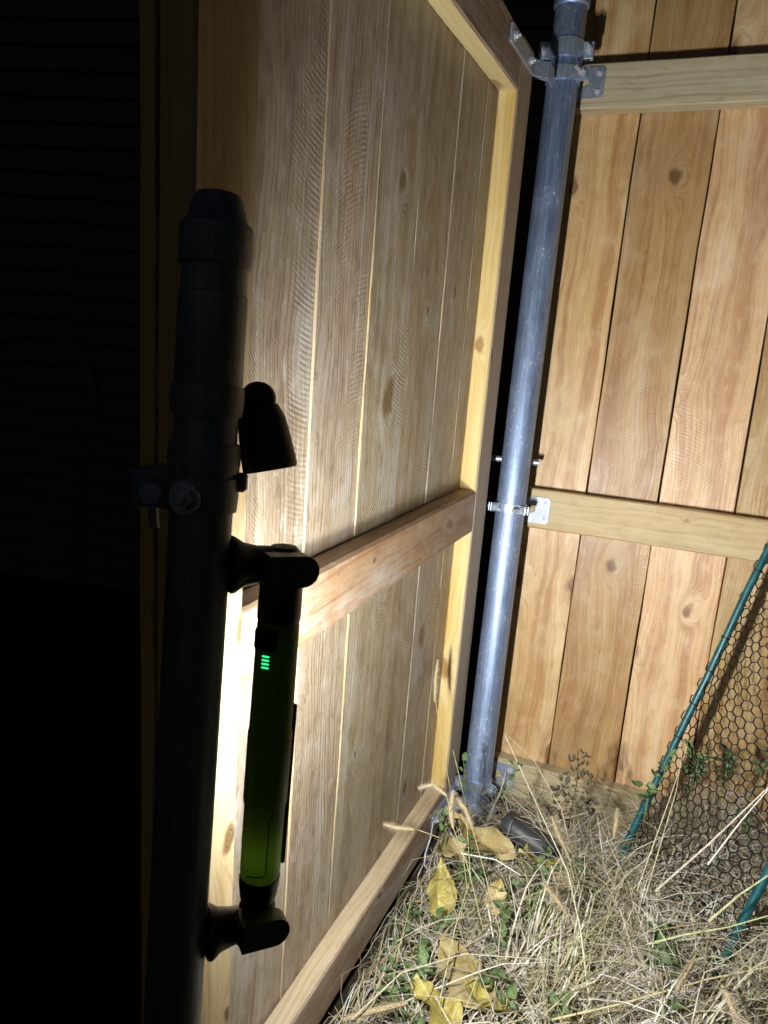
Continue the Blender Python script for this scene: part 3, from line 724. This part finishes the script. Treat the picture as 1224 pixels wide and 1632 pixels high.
stalk([(880, 1625, 1.12), (990, 1600, 1.13), (1130, 1560, 1.15), (1230, 1540, 1.14)], .0018, (.55, .47, .25), 'long straw lying along the bottom right edge')
stalk([(735, 1360, 1.32), (790, 1370, 1.3), (830, 1395, 1.28)], .0014, (.70, .68, .58), 'short white straw below the far post')

# ------------------------------------------------------------------ foxtail seed heads
def foxtail(stem, head, rad, label, col=(.58, .48, .33)):
    p0 = at(*stem[0]); root = thing('foxtail_grass', T(p0), label, 'foxtail', 'foxtail seed heads')
    pts = [at(*p)-p0 for p in stem]; fine = []
    for i in range(len(pts)-1):
        for k in range(4): fine.append(pts[i].lerp(pts[i+1], k/4))
    fine.append(pts[-1]); MB().tube(fine, .0007, 5).build('stem', M_ST, root)
    hp = [at(*p)-p0 for p in head]; Rb = Ribbons(); n_ = 190; rad *= 1.2; rnd = random.Random(len(label))
    def along(t): 
        t *= len(hp)-1; i = min(int(t), len(hp)-2); return hp[i].lerp(hp[i+1], t-i), (hp[i+1]-hp[i]).normalized()
    core = MB(); cpts = [along(i/8)[0] for i in range(9)]
    core.tube(cpts, [rad*.55*max(.15, math.sin(math.pi*(.08+.87*i/8))**.6) for i in range(9)], 8).build('seed_core', M_SC, root)
    for i in range(n_*2):
        t = rnd.random(); p, d_ = along(t); th = rnd.uniform(0, 6.28); a = d_.orthogonal().normalized(); c_ = d_.cross(a)
        o = a*math.cos(th)+c_*math.sin(th); rr = rad*max(.2, math.sin(math.pi*(.06+.9*t))**.5)
        k = rnd.uniform(.7, 1.25)
        Rb.add([p+o*rr*.45, p+o*rr*.8+d_*rr*.4, p+o*rr*rnd.uniform(1.2, 2.1)+d_*rr*rnd.uniform(.8, 1.8)], .0006, tuple(x*k for x in col), d_)
    h = Rb.build('seed_head', M['seed']); h.parent = root
M_ST = simple('foxtail stem', (.40, .34, .17), .6, 0, .3, .2, 60.); M_SC = simple('foxtail core', (.44, .34, .18), .8, 0, .2, .3, 300.)
foxtail([(745, 1420, 1.24), (735, 1340, 1.28), (712, 1270, 1.30), (698, 1254, 1.31)], [(712, 1268, 1.30), (690, 1250, 1.31), (668, 1256, 1.31)], .0052, 'foxtail head arching left over the gate corner')
foxtail([(770, 1480, 1.18), (745, 1380, 1.22), (722, 1318, 1.26)], [(722, 1320, 1.26), (718, 1290, 1.27), (722, 1262, 1.28)], .0058, 'upright foxtail head nearest the gate stile foot')
foxtail([(800, 1500, 1.18), (775, 1400, 1.22), (752, 1318, 1.27)], [(754, 1322, 1.27), (742, 1290, 1.28), (728, 1272, 1.29)], .0056, 'foxtail head leaning left before the far post foot')
foxtail([(700, 1335, 1.26), (665, 1322, 1.26)], [(660, 1322, 1.26), (636, 1320, 1.26), (612, 1314, 1.26)], .0052, 'foxtail head lying level across the gate bottom rail')
foxtail([(720, 1270, 1.38), (705, 1190, 1.38), (694, 1115, 1.38)], [(693, 1118, 1.38), (694, 1085, 1.385), (698, 1052, 1.39)], .0042, 'tall upright foxtail before the gate far stile', (.56, .48, .32))
foxtail([(905, 1470, 1.26), (915, 1400, 1.29), (905, 1360, 1.31)], [(905, 1362, 1.31), (890, 1330, 1.32), (880, 1302, 1.33)], .0056, 'foxtail head leaning left above the drain tube end')
foxtail([(960, 1500, 1.22), (985, 1380, 1.30)], [(978, 1335, 1.31), (982, 1312, 1.315), (984, 1290, 1.32)], .0048, 'short foxtail head left of the teal tube foot')
foxtail([(935, 1530, 1.18), (910, 1460, 1.22), (885, 1430, 1.24)], [(905, 1458, 1.22), (885, 1430, 1.23), (866, 1408, 1.24)], .0052, 'foxtail head buried in the straw heap centre')
foxtail([(640, 1600, 1.08), (600, 1608, 1.07)], [(650, 1598, 1.08), (600, 1610, 1.07), (545, 1625, 1.06)], .0062, 'foxtail head lying along the bottom edge beside the gate')
foxtail([(1120, 1610, 1.1), (1150, 1560, 1.12), (1180, 1545, 1.13)], [(1150, 1570, 1.11), (1165, 1600, 1.10), (1180, 1630, 1.09)], .0065, 'fluffy foxtail head in the bottom right corner')
foxtail([(1080, 1560, 1.14), (1110, 1520, 1.16)], [(1108, 1525, 1.16), (1092, 1552, 1.15), (1078, 1580, 1.14)], .0052, 'drooping foxtail head beside the lower teal tube')

# ------------------------------------------------------------------ fallen leaves
def leaf_mesh(name, L, Wd, mat, curl=.2, fold=.3, seed=0, point=1.0, rag=.0):
    rnd = random.Random(seed); nu, nv = 6, 11; vs_ = []; fs = []; b = MB()
    for j in range(nv+1):
        t = j/nv; half = Wd/2*(math.sin(math.pi*min(1, t**.75))**.8 if 0 < t < 1 else 0.02)
        for i in range(nu+1):
            s_ = i/nu*2-1; e = half*(1+rag*rnd.uniform(-1, 1)*(abs(s_) > .9))
            x = s_*e; z = abs(s_)**1.3*half*fold + curl*L*(t-.5)**2*rnd.uniform(.9, 1.1) + .03*Wd*math.sin(t*9+s_*3+seed) + .34*Wd*noise.noise((s_*1.8+seed, t*4.5, seed*.7))*abs(s_) + .2*Wd*noise.noise((s_*1.1, t*2.2, seed*1.7))
            vs_.append((x, (t-.5)*L, z))
    for j in range(nv):
        for i in range(nu): k = j*(nu+1)+i; fs.append([k, k+1, k+nu+2, k+nu+1])
    def uvf(p): return (p[0]/Wd*2, p[1]/L+.5)
    b.raw(vs_, fs, 0, uvf)
    return b.mesh(name, mat, True, 60)
def fallen(px, py, d, L, Wd, mat, label, rx, ry, rz, curl=.3, fold=.3, seed=1, rag=.16):
    L *= 1.12; Wd *= 1.12; p = gat(px, py, .09); root = thing('fallen_leaf', T(p) @ Matrix.Rotation(rz, 4, 'Z') @ Matrix.Rotation(rx, 4, 'X') @ Matrix.Rotation(ry, 4, 'Y'), label, 'leaf', 'fallen leaves')
    link('blade', leaf_mesh('blade', L, Wd, M[mat], curl, fold, seed, rag=rag), root)
    MB().tube([(0, -L/2+.004, curl*L*.22), (.003, -L*.62, curl*L*.3), (.002, -L*.75, curl*L*.25)], .0009, 6).build('leaf_stalk', M['tan'], root)
fallen(700, 1415, 1.27, .095, .052, 'ylw', 'upright bright yellow leaf beside the gate bottom rail', math.radians(62), .15, .12, .25, .45, 1)
fallen(765, 1345, 1.33, .125, .07, 'tan', 'curled tan leaf at the foot of the far post', math.radians(20), .3, 1.2, .5, .5, 2)
fallen(716, 1358, 1.31, .07, .05, 'tan', 'small tan leaf lying left of the far post foot', .3, -.2, 2.2, .4, .4, 9)
fallen(735, 1555, 1.14, .115, .07, 'tan', 'large mottled tan leaf low in the straw', math.radians(25), -.15, .75, .3, .2, 3)
fallen(775, 1595, 1.12, .075, .045, 'ylw', 'small yellow leaf tip right of the mottled leaf', .3, .1, 1.3, .3, .3, 4)
fallen(695, 1618, 1.08, .11, .07, 'ylw', 'bright yellow leaf cut by the bottom edge', math.radians(20), .2, .7, .3, .35, 5)
fallen(855, 1372, 1.32, .085, .06, 'ylw', 'orange yellow leaf under the drain tube', .35, .2, 1.9, .4, .3, 6)
fallen(885, 1395, 1.28, .07, .045, 'tan', 'tan leaf among green weeds below the drain tube', .3, -.2, .9, .4, .3, 7)
fallen(790, 1428, 1.24, .06, .035, 'tan', 'narrow pale leaf standing in the weeds mid heap', .9, .2, -.3, .4, .5, 8)

# ------------------------------------------------------------------ green weeds: stem plus single leaves
lm = [leaf_mesh('leaf', (.028, .024, .032)[k], (.015, .016, .019)[k], M['leaf'], (.6, .9, .4)[k], (.5, .7, .3)[k], 20+k, rag=.1) for k in range(3)]
def weed(px, py, d, n_, hgt, label, sc=1., seed=0):
    rnd = random.Random(seed); p = gat(px, py, .068); root = thing('weed', T(p), label, 'weed', 'green weeds')
    top = Vector((rnd.uniform(-.02, .02), rnd.uniform(-.03, .0), hgt)); bot = Vector((0, 0, -.05))
    MB().tube([bot, bot.lerp(top, .5)+Vector((.006, 0, 0)), top], [.0016, .0013, .0008], 6).build('stem', M['leaf'], root)
    for k in range(n_):
        t = .35+.65*(k+1)/n_; q = bot.lerp(top, t); az = k*2.4+rnd.uniform(-.5, .5); tl = rnd.uniform(-.1, .75)
        s_ = sc*rnd.uniform(.65, 1.2)
        Mx = T(q) @ Matrix.Rotation(az, 4, 'Z') @ Matrix.Rotation(tl, 4, 'X') @ Matrix.Rotation(rnd.uniform(-.5, .5), 4, 'Y') @ Matrix.Scale(s_, 4) @ T((0, .018, 0))
        link('leaf', lm[k % 3], root, Mx)
WE = [(712, 1325, 1.33, 7, .05, 'green weed between the gate corner and the far post', .8), (735, 1392, 1.27, 7, .03, 'broad leaved weed right of the upright yellow leaf', 1.0),
      (705, 1470, 1.2, 6, .02, 'weed below the upright yellow leaf', .9), (625, 1500, 1.12, 6, .03, 'weed at the edge of the dark gap under the gate', .7),
      (645, 1575, 1.08, 8, .04, 'upright minty weed left of the mottled leaf', 1.0), (640, 1622, 1.05, 5, .02, 'weed cut by the bottom edge beside the gate', .9),
      (800, 1440, 1.23, 8, .04, 'leafy weed at the middle of the heap left side', 1.0), (815, 1465, 1.2, 7, .03, 'weed with drooping leaves right of the leafy one', 1.0),
      (880, 1385, 1.29, 7, .035, 'small leaved weed under the drain tube', .75), (855, 1395, 1.28, 6, .03, 'low weed left of the small leaved one', .7),
      (780, 1500, 1.17, 6, .02, 'low weed in the straw centre left', .8), (790, 1600, 1.1, 6, .03, 'dark weed right of the mottled leaf', .8),
      (890, 1610, 1.1, 6, .02, 'dark weed at the bottom edge centre', 1.0), (1080, 1550, 1.15, 7, .03, 'dark weed behind the lower teal tube', 1.0),
      (740, 1250, 1.44, 6, .06, 'climbing weed before the far post clamp', .55), (805, 1235, 1.42, 5, .04, 'weed sprig over the lowest rail bracket', .6),
      (1090, 1260, 1.40, 9, .07, 'shaded weed behind the net near the teal tube', .9), (1150, 1245, 1.40, 9, .07, 'shaded weed behind the net at mid right', .9),
      (1200, 1235, 1.38, 8, .07, 'shaded weed behind the net at the right edge', .9), (1040, 1235, 1.42, 6, .05, 'yellow green weed left of the teal tube at the fence foot', .7),
      (650, 1450, 1.18, 6, .02, 'weed left of the upright yellow leaf near the gap', .7), (680, 1520, 1.14, 6, .02, 'weed above the mottled tan leaf', .7)]
rw = random.Random(3)
WH = ['beside the gap under the gate', 'below the far post', 'in the straw left of the heap', 'before the drain tube', 'in the straw at the heap centre', 'behind the net']
ZONE = [(600, 700, 1440, 1620), (680, 800, 1340, 1420), (700, 860, 1420, 1600), (820, 940, 1370, 1440), (880, 1060, 1440, 1600), (1030, 1215, 1220, 1320)]
for zi, (xa, xb, ya, yb) in enumerate(ZONE):
    for ai, xq in enumerate(sorted(rw.uniform(xa, xb) for _ in range(3))):
        WE.append((xq, rw.uniform(ya, yb), 0, rw.randint(5, 9), rw.uniform(.02, .05), 'small low green weed %s, %s of three' % (WH[zi], ('leftmost', 'middle', 'rightmost')[ai]), rw.uniform(.7, 1.1)))
for i, (x, y, d, n_, hg, lb, sc) in enumerate(WE): weed(x, y, d, n_, hg, lb, sc, 100+i)
# dry flower spike by the fence
sp_ = at(912, 1275, 1.40); root = thing('dried_weed', T(sp_), 'dark dried weed spike in front of the fence bottom rail', 'dried weed')
M_DW = simple('dried weed', (.10, .085, .05), .8, 0, .2, .5, 200.)
MB().tube([(0, 0, -.06), (.004, 0, .04), (-.002, 0, .1)], .0012, 6).build('stem', M_DW, root)
dm = leaf_mesh('dry_leaf', .02, .011, M_DW, .9, .8, 77)
for k in range(70):
    t = random.uniform(-.04, .1); s_ = random.uniform(.5, 1.1)*(1.1-.5*t/.1)
    link('dry_leaf', dm, root, T((random.uniform(-.045, .045)*(1-t*7), random.uniform(-.015, .012), t)) @ Matrix.Rotation(random.uniform(0, 6), 4, 'Z') @ Matrix.Rotation(random.uniform(-.8, 1.2), 4, 'X') @ Matrix.Scale(s_, 4))
# loose wire hook under the gate hinge
wp_ = [at(x, y, d) for x, y, d in ((705, 1288, 1.32), (690, 1312, 1.3), (686, 1335, 1.29), (678, 1360, 1.28), (676, 1378, 1.27), (684, 1390, 1.26))]
tag(MB().tube([p-wp_[0] for p in wp_], .0016, 8).build('wire_hook', M['wire'], None, T(wp_[0])), 'bent bright wire hook hanging under the gate far corner', 'wire')
for i, (x, y, d, r) in enumerate(((634, 1548, 1.09, .006), (623, 1585, 1.07, .007), (1120, 1445, 1.22, .014), (1075, 1425, 1.25, .012))):
    b = MB(); bm = bmesh.new(); bmesh.ops.create_icosphere(bm, subdivisions=2, radius=r)
    for v in bm.verts: v.co *= 1+.3*noise.noise(v.co*90+Vector((i, 0, 0))); v.co.z *= .65
    bm.verts.index_update(); b.raw([v.co.copy() for v in bm.verts], [[v.index for v in f.verts] for f in bm.faces]); bm.free()
    tag(b.build('pebble', M['stone'] if i < 2 else M['rubber'], None, T(gat(x, y, .03))), ['upper pale pebble by the gap under the gate', 'lower pale pebble beside the minty weed', 'dark pebble in the straw hollow at right', 'dark pebble under the thick slanting stalk'][i], 'pebble', 'pebbles')
